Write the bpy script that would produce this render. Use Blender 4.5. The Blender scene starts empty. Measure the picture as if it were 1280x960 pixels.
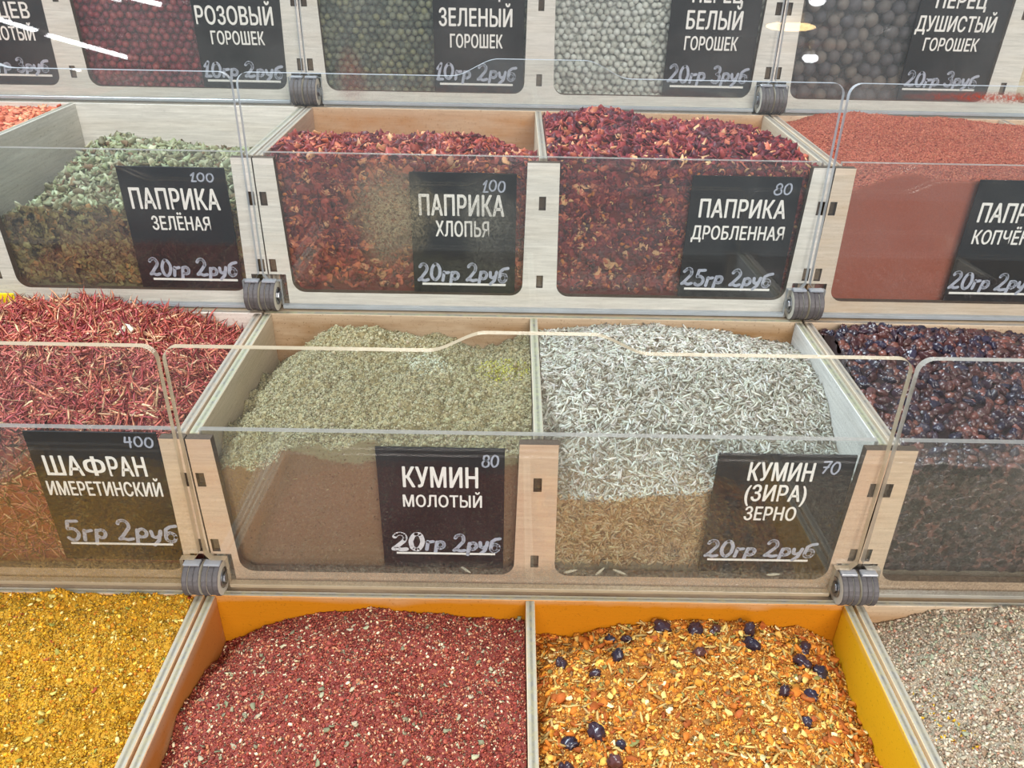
import bpy, bmesh, math, random
import numpy as np
from mathutils import Vector, Matrix
from mathutils.geometry import tessellate_polygon

sc = bpy.context.scene
COL = sc.collection
R = np.random.RandomState(7)
rnd = random.Random(11)
MM = 0.001

# ------------------------------------------------------------------ camera
cam_d = bpy.data.cameras.new('camera'); cam = bpy.data.objects.new('camera', cam_d); COL.objects.link(cam)
cam_d.sensor_width = 36; cam_d.sensor_fit = 'HORIZONTAL'; cam_d.lens = 28.125
cam_d.clip_start = 0.01; cam_d.clip_end = 100
rt = Vector((0.99984986, 0.0042209, 0.01680592)); up = Vector((-0.01662978, 0.50626038, 0.86222032)); fw = Vector((0.00486883, 0.86237034, -0.50625456))
m3 = Matrix((rt, up, -fw)).transposed()
cam.matrix_world = Matrix.Translation((-0.0118, -0.2417, 0.1671)) @ m3.to_4x4()
sc.camera = cam

# ------------------------------------------------------------------ world
w = bpy.data.worlds.new('hall'); sc.world = w; w.use_nodes = True
bg = w.node_tree.nodes['Background']; bg.inputs[0].default_value = (0.66, 0.84, 1.0, 1); bg.inputs[1].default_value = 0.26

# ------------------------------------------------------------------ lights
def area(name, loc, target, sx, sy, power, color):
    d = bpy.data.lights.new(name, 'AREA'); d.shape = 'RECTANGLE'; d.size = sx; d.size_y = sy; d.energy = power; d.color = color
    o = bpy.data.objects.new(name, d); COL.objects.link(o); o.location = loc
    o.rotation_euler = (Vector(target) - Vector(loc)).to_track_quat('-Z', 'Y').to_euler()
    return o
area('area_light', (-0.75, 0.35, 1.5), (0, 0.08, 0), 0.8, 0.4, 46, (0.80, 0.92, 1.0))  # cool ceiling panel overhead, the key light
area('area_light', (0.3, -1.5, 0.95), (0, 0.05, 0), 1.6, 0.6, 40, (1.0, 0.92, 0.83))  # added warm fill from the customer side, brightens the bin fronts
sc.view_settings.view_transform = 'Standard'; sc.view_settings.look = 'None'
sc.view_settings.exposure = 0.30; sc.view_settings.gamma = 1; sc.view_settings.use_curve_mapping = False
sc.cycles.transparent_max_bounces = 32; sc.cycles.max_bounces = 8

# ------------------------------------------------------------------ helpers
def s2l(c):
    return tuple(((v/255)/12.92 if v/255 <= 0.04045 else ((v/255+0.055)/1.055)**2.4) for v in c)
def tag(o, label=None, cat=None, group=None, kind=None):
    if label: o['label'] = label
    if cat: o['category'] = cat
    if group: o['group'] = group
    if kind: o['kind'] = kind
    return o
def empty(name, loc, label, cat, group=None):
    o = bpy.data.objects.new(name, None); COL.objects.link(o); o.location = loc; o.empty_display_size = 0.01
    return tag(o, label, cat, group)
def link(name, me, parent=None, loc=(0, 0, 0), mats=()):
    o = bpy.data.objects.new(name, me); COL.objects.link(o); o.location = loc
    if parent: o.parent = parent
    for m in mats:
        if m.name not in [x.name for x in me.materials if x]: me.materials.append(m)
    return o
def box_mesh(x0, x1, y0, y1, z0, z1, bev=0.25, edge_axis=None):
    """axis aligned board, mm; faces not along edge_axis get material slot 1 (cut edges)"""
    bm = bmesh.new(); bmesh.ops.create_cube(bm, size=1)
    for v in bm.verts:
        v.co = Vector(((x0+x1)/2+v.co.x*(x1-x0), (y0+y1)/2+v.co.y*(y1-y0), (z0+z1)/2+v.co.z*(z1-z0)))*MM
    if bev: bmesh.ops.bevel(bm, geom=bm.edges[:], offset=bev*MM, segments=1, affect='EDGES')
    if edge_axis is not None:
        bm.normal_update()
        for f in bm.faces:
            if abs(f.normal[edge_axis]) < 0.5: f.material_index = 1
    me = bpy.data.meshes.new('board'); bm.to_mesh(me); bm.free(); return me
def plate_mesh(outer, holes, y0, y1, edge_slot=1):
    """outline in (x, z) mm extruded from y0 to y1 (mm)"""
    loops = [outer]+holes
    pts = [p for l in loops for p in l]; n = len(pts)
    tris = tessellate_polygon([[Vector((p[0], p[1], 0)) for p in l] for l in loops])
    V = [(p[0]*MM, y0*MM, p[1]*MM) for p in pts]+[(p[0]*MM, y1*MM, p[1]*MM) for p in pts]
    F = []; M = []
    for a, b, c in tris:
        A, B, C = pts[a], pts[b], pts[c]
        s = (B[0]-A[0])*(C[1]-A[1])-(B[1]-A[1])*(C[0]-A[0])
        if s < 0: b, c = c, b
        F.append((a, b, c)); F.append((a+n, c+n, b+n)); M += [0, 0]
    k = 0
    for li, l in enumerate(loops):
        m = len(l)
        for i in range(m):
            F.append((k+i, k+i+n, k+(i+1) % m+n, k+(i+1) % m)); M.append(edge_slot)
        k += m
    me = bpy.data.meshes.new('plate'); me.from_pydata(V, [], F); me.polygons.foreach_set('material_index', M)
    bm = bmesh.new(); bm.from_mesh(me); bmesh.ops.recalc_face_normals(bm, faces=bm.faces[:]); bm.to_mesh(me); bm.free()
    return me
def arc(cx, cz, r, a0, a1, n=6):
    return [(cx+r*math.cos(math.radians(a0+(a1-a0)*i/n)), cz+r*math.sin(math.radians(a0+(a1-a0)*i/n))) for i in range(n+1)]

# ------------------------------------------------------------------ materials
class NT:
    def __init__(s, name):
        s.m = bpy.data.materials.new(name); s.m.use_nodes = True; s.t = s.m.node_tree
        s.t.nodes.clear(); s.out = s.t.nodes.new('ShaderNodeOutputMaterial')
    def n(s, typ, **kw):
        nd = s.t.nodes.new('ShaderNode'+typ)
        for k, v in kw.items():
            if k.startswith('_'): setattr(nd, k[1:], v)
            else: s.set(nd, k, v)
        return nd
    def set(s, nd, k, v):
        k2 = k.replace('_', ' '); i = nd.inputs[int(k[1:])] if (k[0] == 'i' and k[1:].isdigit()) else nd.inputs[k2]
        if isinstance(v, bpy.types.NodeSocket): s.t.links.new(v, i)
        elif isinstance(v, (tuple, list)) and len(v) == 3 and i.type == 'RGBA': i.default_value = (*v, 1)
        else: i.default_value = v
    def math(s, op, a, b=0.0, c=False):
        nd = s.n('Math', _operation=op, i0=a, i1=b); nd.use_clamp = c; return nd.outputs[0]
    def mix(s, f, a, b, typ='MIX'):
        nd = s.t.nodes.new('ShaderNodeMix'); nd.data_type = 'RGBA'; nd.blend_type = typ
        for i, v in ((0, f), (6, a), (7, b)):
            if isinstance(v, bpy.types.NodeSocket): s.t.links.new(v, nd.inputs[i])
            elif i and len(v) == 3: nd.inputs[i].default_value = (*v, 1)
            else: nd.inputs[i].default_value = v
        return nd.outputs[2]
    def coord(s, scale, obj='Object', loc=(0, 0, 0)):
        tc = s.n('TexCoord'); mp = s.n('Mapping', Vector=tc.outputs[obj], Scale=scale, Location=loc); return mp.outputs[0]
    def ramp(s, f, lo, hi):
        nd = s.n('MapRange', i0=f, i1=lo, i2=hi); nd.clamp = True; return nd.outputs[0]
    def noise(s, vec, scale, detail=3.0, rough=0.6):
        return s.n('TexNoise', Vector=vec, Scale=scale, Detail=detail, Roughness=rough).outputs[0]
    def end(s, sh): s.t.links.new(sh, s.out.inputs[0]); return s.m

def plywood(name, stain=None, amount=0.0, base=(206, 190, 168), specks=0.25, seed=0.0, inner=False):
    t = NT(name)
    gv = t.coord((60, 60, 900), loc=(seed, seed, seed))
    g = t.noise(gv, 1.0, 4, 0.65)
    g2 = t.noise(t.coord((9, 9, 120), loc=(seed, 0, 0)), 1.0, 2)
    b = np.array(s2l(base))
    c = t.mix(t.ramp(g, 0.3, 0.7), tuple(b*0.80), tuple(np.minimum(b*1.12, 1)))
    c = t.mix(t.math('MULTIPLY', t.ramp(g2, 0.45, 0.8), 0.35), c, tuple(b*np.array((0.78, 0.68, 0.56))))
    if stain:
        sn = t.noise(t.coord((22, 22, 45), loc=(seed*3, 1, 2)), 1.0, 4, 0.6)
        f = t.math('MULTIPLY', t.math('ADD', t.math('MULTIPLY', t.ramp(sn, 0.3, 0.65), 0.55), 0.45), amount, True)
        if inner:      # spice rubs off below the fill line, the rim stays cleaner
            z = t.n('SeparateXYZ', Vector=t.n('TexCoord').outputs['Object']).outputs[2]
            zz = t.math('ADD', z, t.math('MULTIPLY', t.math('SUBTRACT', sn, 0.5), 0.010))
            f = t.math('MULTIPLY', f, t.math('ADD', 0.85 if amount >= 0.84 and stain[2] < 60 and stain[0] > 180 else 0.5, t.math('MULTIPLY', t.ramp(zz, -0.0005, -0.006), 0.6)), True)
        c = t.mix(f, c, s2l(stain))
    sp = t.noise(t.coord((1, 1, 1), loc=(seed, 5, 0)), 900.0, 2, 0.7)
    col = s2l(stain) if stain else b*0.45
    c = t.mix(t.math('MULTIPLY', t.ramp(sp, 0.62, 0.70), specks), c, tuple(np.array(col)*0.45))
    bp = t.n('Bump', Strength=0.25, Distance=0.0004, Height=g)
    p = t.n('BsdfPrincipled', Base_Color=c, Roughness=0.62, Normal=bp.outputs[0])
    p.inputs['Specular IOR Level'].default_value = 0.25
    return t.end(p.outputs[0])
def ply_edge(name, axis, dust=(150, 140, 110), amount=0.35, seed=0.0):
    t = NT(name)
    tc = t.n('TexCoord'); sp = t.n('SeparateXYZ', Vector=tc.outputs['Generated'])
    a = sp.outputs[axis]
    layers = t.math('SINE', t.math('MULTIPLY', a, 9.4))
    n = t.noise(t.coord((1, 1, 1), loc=(seed, 0, 0)), 300.0, 4, 0.7)
    c = t.mix(t.ramp(layers, -0.9, 0.6), s2l((104, 100, 94)), s2l((156, 150, 140)))
    c = t.mix(t.math('MULTIPLY', t.ramp(n, 0.36, 0.62), amount*1.5, True), c, s2l(dust))
    bp = t.n('Bump', Strength=0.5, Distance=0.0004, Height=n)
    return t.end(t.n('BsdfPrincipled', Base_Color=c, Roughness=0.75, Normal=bp.outputs[0]).outputs[0])
def acrylic(name, dusts=(), haze=0.02, seed=0.0):
    """thin clear sheet: mirror-like reflection by angle, clear otherwise, powder specks lying on it
    dusts: (cx, cz, rx, rz, amount, colour) in mm of the sheet's own coordinates"""
    t = NT(name)
    geo = t.n('NewGeometry')
    ior = t.math('ADD', 1.49, t.math('MULTIPLY', geo.outputs['Backfacing'], (1/1.49-1.49)))
    fr = t.n('Fresnel', IOR=ior).outputs[0]
    tr = t.n('BsdfTransparent', Color=(0.975, 0.985, 0.98)).outputs[0]
    gl = t.n('BsdfGlossy', Color=(1, 1, 1), Roughness=0.012).outputs[0]
    sh = t.n('MixShader', i0=fr, i1=tr, i2=gl).outputs[0]
    v = t.coord((1, 1, 1), loc=(seed, 0, 0))
    fine = t.noise(v, 1500.0, 2, 0.8); broad = t.noise(v, 24.0, 4, 0.6)
    def dustsh(col):
        d = t.n('BsdfDiffuse', Color=s2l(col)).outputs[0]; l = t.n('BsdfTranslucent', Color=s2l(col)).outputs[0]
        return t.n('MixShader', i0=0.4, i1=d, i2=l).outputs[0]
    f = t.math('ADD', t.math('MULTIPLY', t.ramp(fine, 0.63, 0.72), t.math('MULTIPLY', t.ramp(broad, 0.35, 0.7), 0.28)), haze*0.5, True)
    f = t.math('ADD', f, t.math('MULTIPLY', t.ramp(broad, 0.4, 0.75), haze))
    sh = t.n('MixShader', i0=f, i1=sh, i2=dustsh((205, 205, 205))).outputs[0]
    if dusts:
        tc = t.n('TexCoord'); sp = t.n('SeparateXYZ', Vector=tc.outputs['Object'])
        n3 = t.noise(v, 45.0, 4, 0.65)
        grain = t.noise(v, 1100.0, 3, 0.85)
        for cx, cz, rx, rz, am, col in dusts:
            dx = t.math('DIVIDE', t.math('SUBTRACT', sp.outputs[0], cx*MM), rx*MM)
            dz = t.math('DIVIDE', t.math('SUBTRACT', sp.outputs[2], cz*MM), rz*MM)
            d = t.math('SQRT', t.math('ADD', t.math('MULTIPLY', dx, dx), t.math('MULTIPLY', dz, dz)))
            k = t.math('SUBTRACT', 1.25, t.math('ADD', d, t.math('MULTIPLY', t.math('SUBTRACT', n3, 0.5), 1.6)), True)
            f2 = t.math('MULTIPLY', t.math('MULTIPLY', k, t.ramp(grain, 0.42, 0.62)), am, True)
            sh = t.n('MixShader', i0=f2, i1=sh, i2=dustsh(col)).outputs[0]
    return t.end(sh)
def acrylic_edge(name, col, tr=0.25):
    t = NT(name)
    n = t.noise(t.coord((1, 1, 1)), 120.0, 3, 0.6)
    c = t.mix(n, tuple(np.array(s2l(col))*0.75), s2l(col))
    d = t.n('BsdfDiffuse', Color=c).outputs[0]; l = t.n('BsdfTranslucent', Color=c).outputs[0]
    g = t.n('BsdfGlossy', Color=(1, 1, 1), Roughness=0.2).outputs[0]; tp = t.n('BsdfTransparent').outputs[0]
    a = t.n('MixShader', i0=0.5, i1=d, i2=l).outputs[0]; a = t.n('MixShader', i0=0.15, i1=a, i2=g).outputs[0]
    return t.end(t.n('MixShader', i0=tr, i1=a, i2=tp).outputs[0])
def grainmat(name, rough=0.6, spec=0.3, bump=0.3, bscale=1500.0, vary=0.25, sss=None):
    t = NT(name)
    at = t.n('Attribute', _attribute_name='tint')
    n = t.noise(t.coord((1, 1, 1)), bscale, 3, 0.7)
    c = t.mix(1.0, at.outputs['Color'], t.mix(n, (1-vary,)*3, (1+vary,)*3), 'MULTIPLY')
    bp = t.n('Bump', Strength=bump, Distance=0.0004, Height=n)
    p = t.n('BsdfPrincipled', Base_Color=c, Roughness=rough, Normal=bp.outputs[0])
    p.inputs['Specular IOR Level'].default_value = spec
    return t.end(p.outputs[0])
def flat(name, col, rough=0.5, metal=0.0, spec=0.4, nscale=0, namp=0.2, bump=0.0):
    t = NT(name); c = s2l(col)
    if nscale:
        n = t.noise(t.coord((1, 1, 1)), nscale, 4, 0.65)
        c2 = t.mix(n, tuple(np.array(c)*(1-namp)), tuple(np.minimum(np.array(c)*(1+namp), 1)))
        p = t.n('BsdfPrincipled', Base_Color=c2, Roughness=rough, Metallic=metal, Normal=t.n('Bump', Strength=bump, Distance=0.0005, Height=n).outputs[0])
    else: p = t.n('BsdfPrincipled', Base_Color=c, Roughness=rough, Metallic=metal)
    p.inputs['Specular IOR Level'].default_value = spec
    return t.end(p.outputs[0])

# ------------------------------------------------------------------ rows
PITCH, DY, DZ = 260.0, 115.1, 72.4
ZUP = {'d': 2.5, 'c': 0.0, 'b': 0.0, 'a': 0.0}
ROWS = {'d': (-1, -1.5), 'c': (0, 0.0), 'b': (1, 2.5), 'a': (2, 2.7)}
def origin(row, c):
    k, dx = ROWS[row]; return Vector((dx+c*PITCH, k*DY, k*DZ+ZUP[row]))*MM
ROWNAME = {'a': 'top row', 'b': 'second row', 'c': 'third row', 'd': 'bottom row'}
HT = 74.0          # box height
YB = 106.0         # inner face of back panel
STAIN = {   # back panel, left wall, right wall, divider, frame: (stain, amount)
 ('a', 0): (None, 0), ('b', 0): (None, 0), ('c', 0): (None, 0)}
# -- shelves that carry the rows
shelf_m = plywood('shelf_ply', None, 0, (190, 172, 148))
for r in 'dcba':
    o = origin(r, 0)
    me = box_mesh(-400, 400, -4.8, 109.2, -78.5, -74.3)
    s = link('shelf', me, None, o, [shelf_m]); tag(s, kind='structure')
me = box_mesh(-400, 400, 110, 114, -74.5, 70)
s = link('wall_back', me, None, origin('a', 0), [shelf_m]); tag(s, kind='structure')

def frame_outline():
    h = 129.7; zt = -0.5; zw = -65.0; zb = -HT; rc = 6
    P = [(-h+8, zb), (h-8, zb), (h-8, -56.0), (h, -56.0), (h, zt), (120.5, zt)]
    # right window, going down its right side, along the bottom, up at the middle post
    P += [(119.0, zw+rc)]+arc(119.0-rc, zw+rc, rc, 0, -90)[1:]+[(8.2+rc, zw)]+arc(8.2+rc, zw+rc, rc, -90, -180)[1:]
    P += [(7.2, zt), (-7.2, zt)]
    P += [(-8.2, zw+rc)]+arc(-8.2-rc, zw+rc, rc, 0, -90)[1:]+[(-119+rc, zw)]+arc(-119+rc, zw+rc, rc, -90, -180)[1:]
    P += [(-120.5, zt), (-h, zt), (-h, -56.0), (-h+8, -56.0)]
    holes = []
    for cx in (-127.2, 0, 127.2):
        for cz in (-19.0, -57.5 if cx == 0 else -51.5):
            holes.append([(cx-1.6, cz-3.2), (cx-1.6, cz+3.2), (cx+1.6, cz+3.2), (cx+1.6, cz-3.2)])
    return P, holes
FR = plate_mesh(*frame_outline(), 0.0, 3.5)
char = flat('burnt_edge', (74, 60, 48), 0.8, nscale=900, namp=0.5)
tabm = flat('tab_wood', (96, 82, 66), 0.8, nscale=700, namp=0.5)
pane_edge = acrylic_edge('pane_edge', (196, 190, 184), 0.25)
def make_bin(row, c, label, back, left, right, div, frame, dust, pane):
    o = origin(row, c)
    t = empty('spice_bin', o, label, 'bin', 'plywood spice bins in stepped rows')
    sd = rnd.random()*9
    def bd(name, dims, axis, st):
        me = box_mesh(*dims, edge_axis=axis)
        ob = link(name, me, t)
        me.materials.append(plywood(name+'_ply', st[0], st[1], st[2] if len(st) > 2 else (206, 190, 168), seed=sd+len(name), inner=True, specks=0.45 if st[0] else 0.15))
        me.materials.append(ply_edge(name+'_edge', axis, dust, 0.4, sd))
        return ob
    bd('back_panel', (-129.4, 129.4, YB, 109, -HT+0.2, 0), 1, back)
    bd('side_panel', (-129.4, -125.9, 3.6, YB-0.05, -HT+0.2, 0), 0, left)
    bd('side_panel', (125.9, 129.4, 3.6, YB-0.05, -HT+0.2, 0), 0, right)
    d = bd('divider', (-1.75, 1.75, 6.3, YB-0.05, -HT+4, 0), 0, div)
    bd('bottom_panel', (-125.8, 125.8, 6.3, YB-0.05, -HT+0.2, -HT+3.6), 2, (None, 0))
    for cz, m in ((-19.0, char), (-57.5, tabm)):
        for cx in (-127.2, 0, 127.2):
            if cz < -30 and cx: cz = -51.5
            elif cz < -30: cz = -57.5
            link('joint_tab', box_mesh(cx-1.45, cx+1.45, 1.6 if cz < -30 else 2.2, 3.55, cz-3.0, cz+3.0, 0), t, mats=[m])
    fm = FR.copy(); fm.materials.append(plywood('frame_ply', frame[0], frame[1], frame[2] if len(frame) > 2 else (206, 190, 168), seed=sd+20))
    fm.materials.append(char)
    link('front_frame', fm, t)
    pm = plate_mesh([(-125.7, -HT+4), (125.7, -HT+4), (125.7, 1.0), (-125.7, 1.0)], [], 3.6, 6.2)
    pm.materials.append(acrylic('pane_clear', pane, 0.03, sd)); pm.materials.append(pane_edge)
    tag(link('front_pane', pm, t), 'clear acrylic front pane')
    return t
NONE = (None, 0)
CW = (214, 211, 206)       # cool, nearly clean ply
BINS = {
 ('a', -1): dict(label='leftmost plywood bin of the top row, with dark red peppercorns in its right window', back=NONE, left=NONE, right=NONE, div=NONE, frame=(None, 0, CW), dust=(170, 160, 150), pane=()),
 ('a', 0): dict(label='middle plywood bin of the top row, green and white peppercorns in its windows', back=NONE, left=NONE, right=NONE, div=NONE, frame=(None, 0, CW), dust=(170, 160, 150), pane=()),
 ('a', 1): dict(label='right plywood bin of the top row, with big dark allspice berries', back=NONE, left=NONE, right=NONE, div=NONE, frame=(None, 0, CW), dust=(170, 160, 150), pane=()),
 ('b', -1): dict(label='leftmost plywood bin of the second row, holding dried green paprika', back=(None, 0, CW), left=NONE, right=((160, 130, 90), 0.2, CW), div=((150, 140, 110), 0.25, CW), frame=(None, 0, CW), dust=(150, 140, 110), pane=()),
 ('b', 0): dict(label='middle plywood bin of the second row, full of red paprika flakes', back=((170, 112, 44), 0.95), left=((180, 120, 90), 0.4), right=((170, 140, 90), 0.35), div=((170, 140, 100), 0.3), frame=(None, 0, CW), dust=(150, 130, 110), pane=((-62, -28, 26, 20, 0.55, (150, 135, 110)),)),
 ('b', 1): dict(label='right plywood bin of the second row, full of ground smoked paprika', back=((176, 110, 60), 0.6), left=((176, 130, 80), 0.5), right=NONE, div=((176, 110, 70), 0.4), frame=((190, 140, 70), 0.45, CW), dust=(160, 120, 90), pane=()),
 ('c', -1): dict(label='leftmost plywood bin of the third row, holding red saffron threads', back=((190, 130, 120), 0.2, CW), left=NONE, right=((190, 130, 110), 0.3), div=NONE, frame=((200, 160, 130), 0.4), dust=(150, 130, 110), pane=()),
 ('c', 0): dict(label='middle plywood bin of the third row, with ground cumin and cumin seeds', back=((132, 96, 54), 0.95), left=((178, 160, 130), 0.5), right=((190, 185, 170), 0.2, CW), div=((190, 190, 180), 0.3), frame=((196, 150, 122), 0.55), dust=(160, 160, 120), pane=()),
 ('c', 1): dict(label='right plywood bin of the third row, filled with dark dried berries', back=((150, 104, 60), 0.55), left=((170, 150, 120), 0.4), right=NONE, div=NONE, frame=((190, 150, 120), 0.45), dust=(160, 140, 120), pane=()),
 ('d', -1): dict(label='leftmost plywood bin of the bottom row, holding a yellow spice mix', back=((182, 116, 14), 1.0), left=((200, 140, 30), 0.8), right=((206, 140, 40), 0.8), div=NONE, frame=NONE, dust=(150, 136, 96), pane=()),
 ('d', 0): dict(label='middle plywood bin of the bottom row, red mix left and orange mix right', back=((184, 116, 14), 1.15), left=((190, 122, 58), 0.85), right=((222, 168, 24), 1.3), div=((214, 170, 110), 0.5), frame=NONE, dust=(152, 140, 100), pane=()),
 ('d', 1): dict(label='right plywood bin of the bottom row, holding a grey green herb mix', back=((150, 112, 70), 0.8), left=((200, 160, 60), 0.6), right=NONE, div=NONE, frame=NONE, dust=(152, 142, 116), pane=()),
}
for (r, c), kw in BINS.items(): make_bin(r, c, **kw)

# ------------------------------------------------------------------ lids
def lid_outline():
    h = 128.9; L = 106.7; n = 7.9; nz = 13.6; rc = 5
    P = [(-h+n, 0), (h-n, 0), (h-n, nz), (h-2.2, nz), (h, nz+3.0), (h, L-rc)]+arc(h-rc, L-rc, rc, 0, 90)[1:]
    def s(x): x = max(0, min(1, x)); return x*x*(3-2*x)
    xs = np.linspace(38, -38, 41)
    for x in xs: P.append((x, L+7.0*s((38-abs(x))/20)))
    P += arc(-h+rc, L-rc, rc, 90, 180)+[(-h, nz+3.0), (-h+2.2, nz), (-h+n, nz)]
    return P
LID = plate_mesh(lid_outline(), [], -1.4, 1.4)
_b = bmesh.new(); _b.from_mesh(LID); _t = box_mesh(-120.9, 120.9, -1.5, 1.5, -0.4, 1.3, 0.2)    # added pale strip: bright glow inside the lower edge put into colour
_n = len(_b.faces); _b.from_mesh(_t); _b.faces.ensure_lookup_table()
for _f in _b.faces[_n:]: _f.material_index = 1
_b.to_mesh(LID); _b.free()
def make_lid(row, c, label, edgecol, dusts, tr=0.2, haze=0.02):
    o = origin(row, c)+Vector((0, 111.1, 1.3))*MM
    me = LID.copy(); me.materials.append(acrylic('lid_clear', dusts, haze, rnd.random()*5)); me.materials.append(acrylic_edge('lid_edge', edgecol, tr))
    ob = link('bin_lid', me, None, o); ob.rotation_euler = (math.radians(-2.2), 0, 0)
    return tag(ob, label, 'lid', 'clear acrylic lids folded open')
WE, CE = (214, 222, 230), (226, 208, 178)
make_lid('d', -1, 'open clear lid over the saffron sign, leftmost above the bottom row', CE, ((40, 14, 110, 40, 0.2, (200, 150, 50)), (60, 6, 200, 7, 0.5, (180, 160, 120))), 0.1)
make_lid('d', 0, 'open clear lid with humped top edge over the two cumin bins', CE, ((0, 6, 200, 6, 0.5, (170, 165, 150)), (92, 20, 60, 40, 0.08, (200, 190, 170))), 0.1)
make_lid('d', 1, 'open clear lid over the dark dried berries, right above the bottom row', (214, 210, 200), ((-60, 6, 200, 6, 0.4, (150, 130, 110)), (-60, 70, 30, 20, 0.2, (170, 160, 160))), 0.2)
make_lid('c', -1, 'open clear lid over the green paprika sign, leftmost above the third row', WE, (), 0.12, 0.03)
make_lid('c', 0, 'open clear lid with humped top edge over the two paprika flake bins', WE, ((-66, 46, 19, 20, 0.65, (186, 176, 150)), (-22, 42, 14, 20, 0.35, (160, 160, 150))), 0.12, 0.03)
make_lid('c', 1, 'open clear lid over the smoked paprika, right above the third row', WE, ((-70, 102, 30, 2, 0.9, (180, 70, 50)),), 0.12, 0.03)
make_lid('b', -1, 'open clear lid over the dark red peppercorns, leftmost above the second row', WE, (), 0.12, 0.05)
make_lid('b', 0, 'open clear lid over the green and white peppercorns', WE, ((-104, 14, 7, 15, 0.25, (190, 110, 100)),), 0.12, 0.05)  # soft reddish patch low on the left side
make_lid('b', 1, 'open clear lid over the allspice berries', WE, (), 0.12, 0.05)

# ------------------------------------------------------------------ hinges
def disc(x0, x1, r, n=24, hole=0):
    bm = bmesh.new(); bmesh.ops.create_cone(bm, cap_ends=True, segments=n, radius1=r*MM, radius2=r*MM, depth=(x1-x0)*MM, matrix=Matrix.Translation(((x0+x1)/2*MM, 0, 0)) @ Matrix.Rotation(math.pi/2, 4, 'Y'))
    bm.normal_update()
    for f in bm.faces:
        if abs(f.normal.x) > 0.9: f.material_index = 1
        else: f.smooth = False
    bmesh.ops.bevel(bm, geom=[e for e in bm.edges if len(e.link_faces) == 2 and e.calc_face_angle(0) > 1], offset=0.25*MM, segments=1, affect='EDGES')
    me = bpy.data.meshes.new('disc'); bm.to_mesh(me); bm.free(); return me
rub = flat('burnt_ply_rim', (84, 80, 82), 0.6, nscale=400, namp=0.6, bump=0.5)
pale = flat('ply_disc_face', (206, 200, 186), 0.6, nscale=300, namp=0.15)
steel = flat('bolt_steel', (170, 172, 176), 0.3, 1.0)
glowm = acrylic_edge('hinge_tab_edge', (206, 212, 222), 0.05)  # pale colour standing for light inside the lid notch edge
DISC_A = disc(0, 2.1, 7.3); DISC_B = disc(0, 2.1, 6.9)
for me in (DISC_A, DISC_B): me.materials.append(rub); me.materials.append(pale)
BOLT = disc(0, 0.9, 2.6, 6); BOLT.materials.append(steel); BOLT.materials.append(steel)
WASH = disc(0, 0.4, 4.2); WASH.materials.append(steel); WASH.materials.append(steel)
HN = {('d', -1): 'round disc hinge between the saffron lid and the ground cumin lid', ('d', 1): 'round disc hinge between the cumin seed sign and the dark berries',
      ('c', -1): 'round disc hinge below the seam of green paprika and paprika flakes', ('c', 1): 'round disc hinge below the stained post beside the smoked paprika',
      ('b', -1): 'round disc hinge below the red and green peppercorns', ('b', 1): 'round disc hinge below the white peppercorns and the allspice'}
for (r, sgn), lab in HN.items():
    o = origin(r, 0)+Vector((sgn*PITCH/2, 110.1, 6.1 if r == 'd' else 7.5))*MM
    t = empty('disc_hinge', o, lab, 'hinge', 'disc hinges between the lids')
    for i in range(3):
        for sx in (-1, 1):
            x = sx*(0.5+i*2.25)-(2.1 if sx < 0 else 0)
            link('hinge_disc', DISC_A if i != 1 else DISC_B, t, (x*MM, 0, 0))
    for sx in (-1, 1):
        x = 7.15 if sx > 0 else -7.15
        link('washer', WASH, t, ((x if sx > 0 else x-0.4)*MM, 0, 0))
        link('bolt', BOLT, t, ((x+0.4 if sx > 0 else x-1.3)*MM, 0, 0))
        link('hinge_tab', box_mesh(*sorted((sx*0.8, sx*7.2)), -2.0, 1.4, 7.3, 8.3, 0.2), t, mats=[glowm])  # added strip: white glow of the lid notch edge put into colour

# ------------------------------------------------------------------ signs
sign_black = flat('sign_black', (19, 20, 25), 0.45, nscale=1500, namp=0.5)
print_white = flat('print_white', (232, 230, 228), 0.5)
chalk = flat('marker_grey', (164, 170, 188), 0.7, nscale=600, namp=0.35)
chalk_b = flat('marker_white', (205, 206, 214), 0.7, nscale=600, namp=0.2)
def text_mesh(body, off=0.0):
    cu = bpy.data.curves.new('t', 'FONT'); cu.body = body; cu.size = 1; cu.offset = off; cu.resolution_u = 3; cu.space_character = 1.06
    ob = bpy.data.objects.new('t', cu); COL.objects.link(ob)
    dg = bpy.context.evaluated_depsgraph_get(); dg.update()
    me = bpy.data.meshes.new_from_object(ob.evaluated_get(dg)); bpy.data.objects.remove(ob); return me
_m = text_mesh('Н'); CAP = max(v.co.y for v in _m.vertices)
def lettering(parent, body, x0, x1, z0, z1, y):
    me = text_mesh(body); n = len(me.vertices); a = np.empty(n*3); me.vertices.foreach_get('co', a); a = a.reshape(-1, 3)
    lo, hi = a[:, 0].min(), a[:, 0].max(); b = np.empty_like(a)
    b[:, 0] = (x0+(a[:, 0]-lo)/(hi-lo)*(x1-x0))*MM; b[:, 2] = (z0+a[:, 1]/CAP*(z1-z0))*MM; b[:, 1] = y*MM
    F = [tuple(p.vertices) for p in me.polygons]; V = []; FF = []; d = (z1-z0)*0.022
    for q, (sx, sz) in enumerate(((-1.1, 0), (0, 0), (1.1, 0), (0, 0.7), (0, -0.7))):    # bold: the print is laid on a few times, a hair apart
        k = len(V); V += [(v[0]+sx*d*MM, v[1]-q*0.003*MM, v[2]+sz*d*MM) for v in b]; FF += [tuple(i+k for i in f) for f in F]
    me = bpy.data.meshes.new('print'); me.from_pydata(V, [], FF)
    return link('lettering', me, parent, mats=[print_white])
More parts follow.
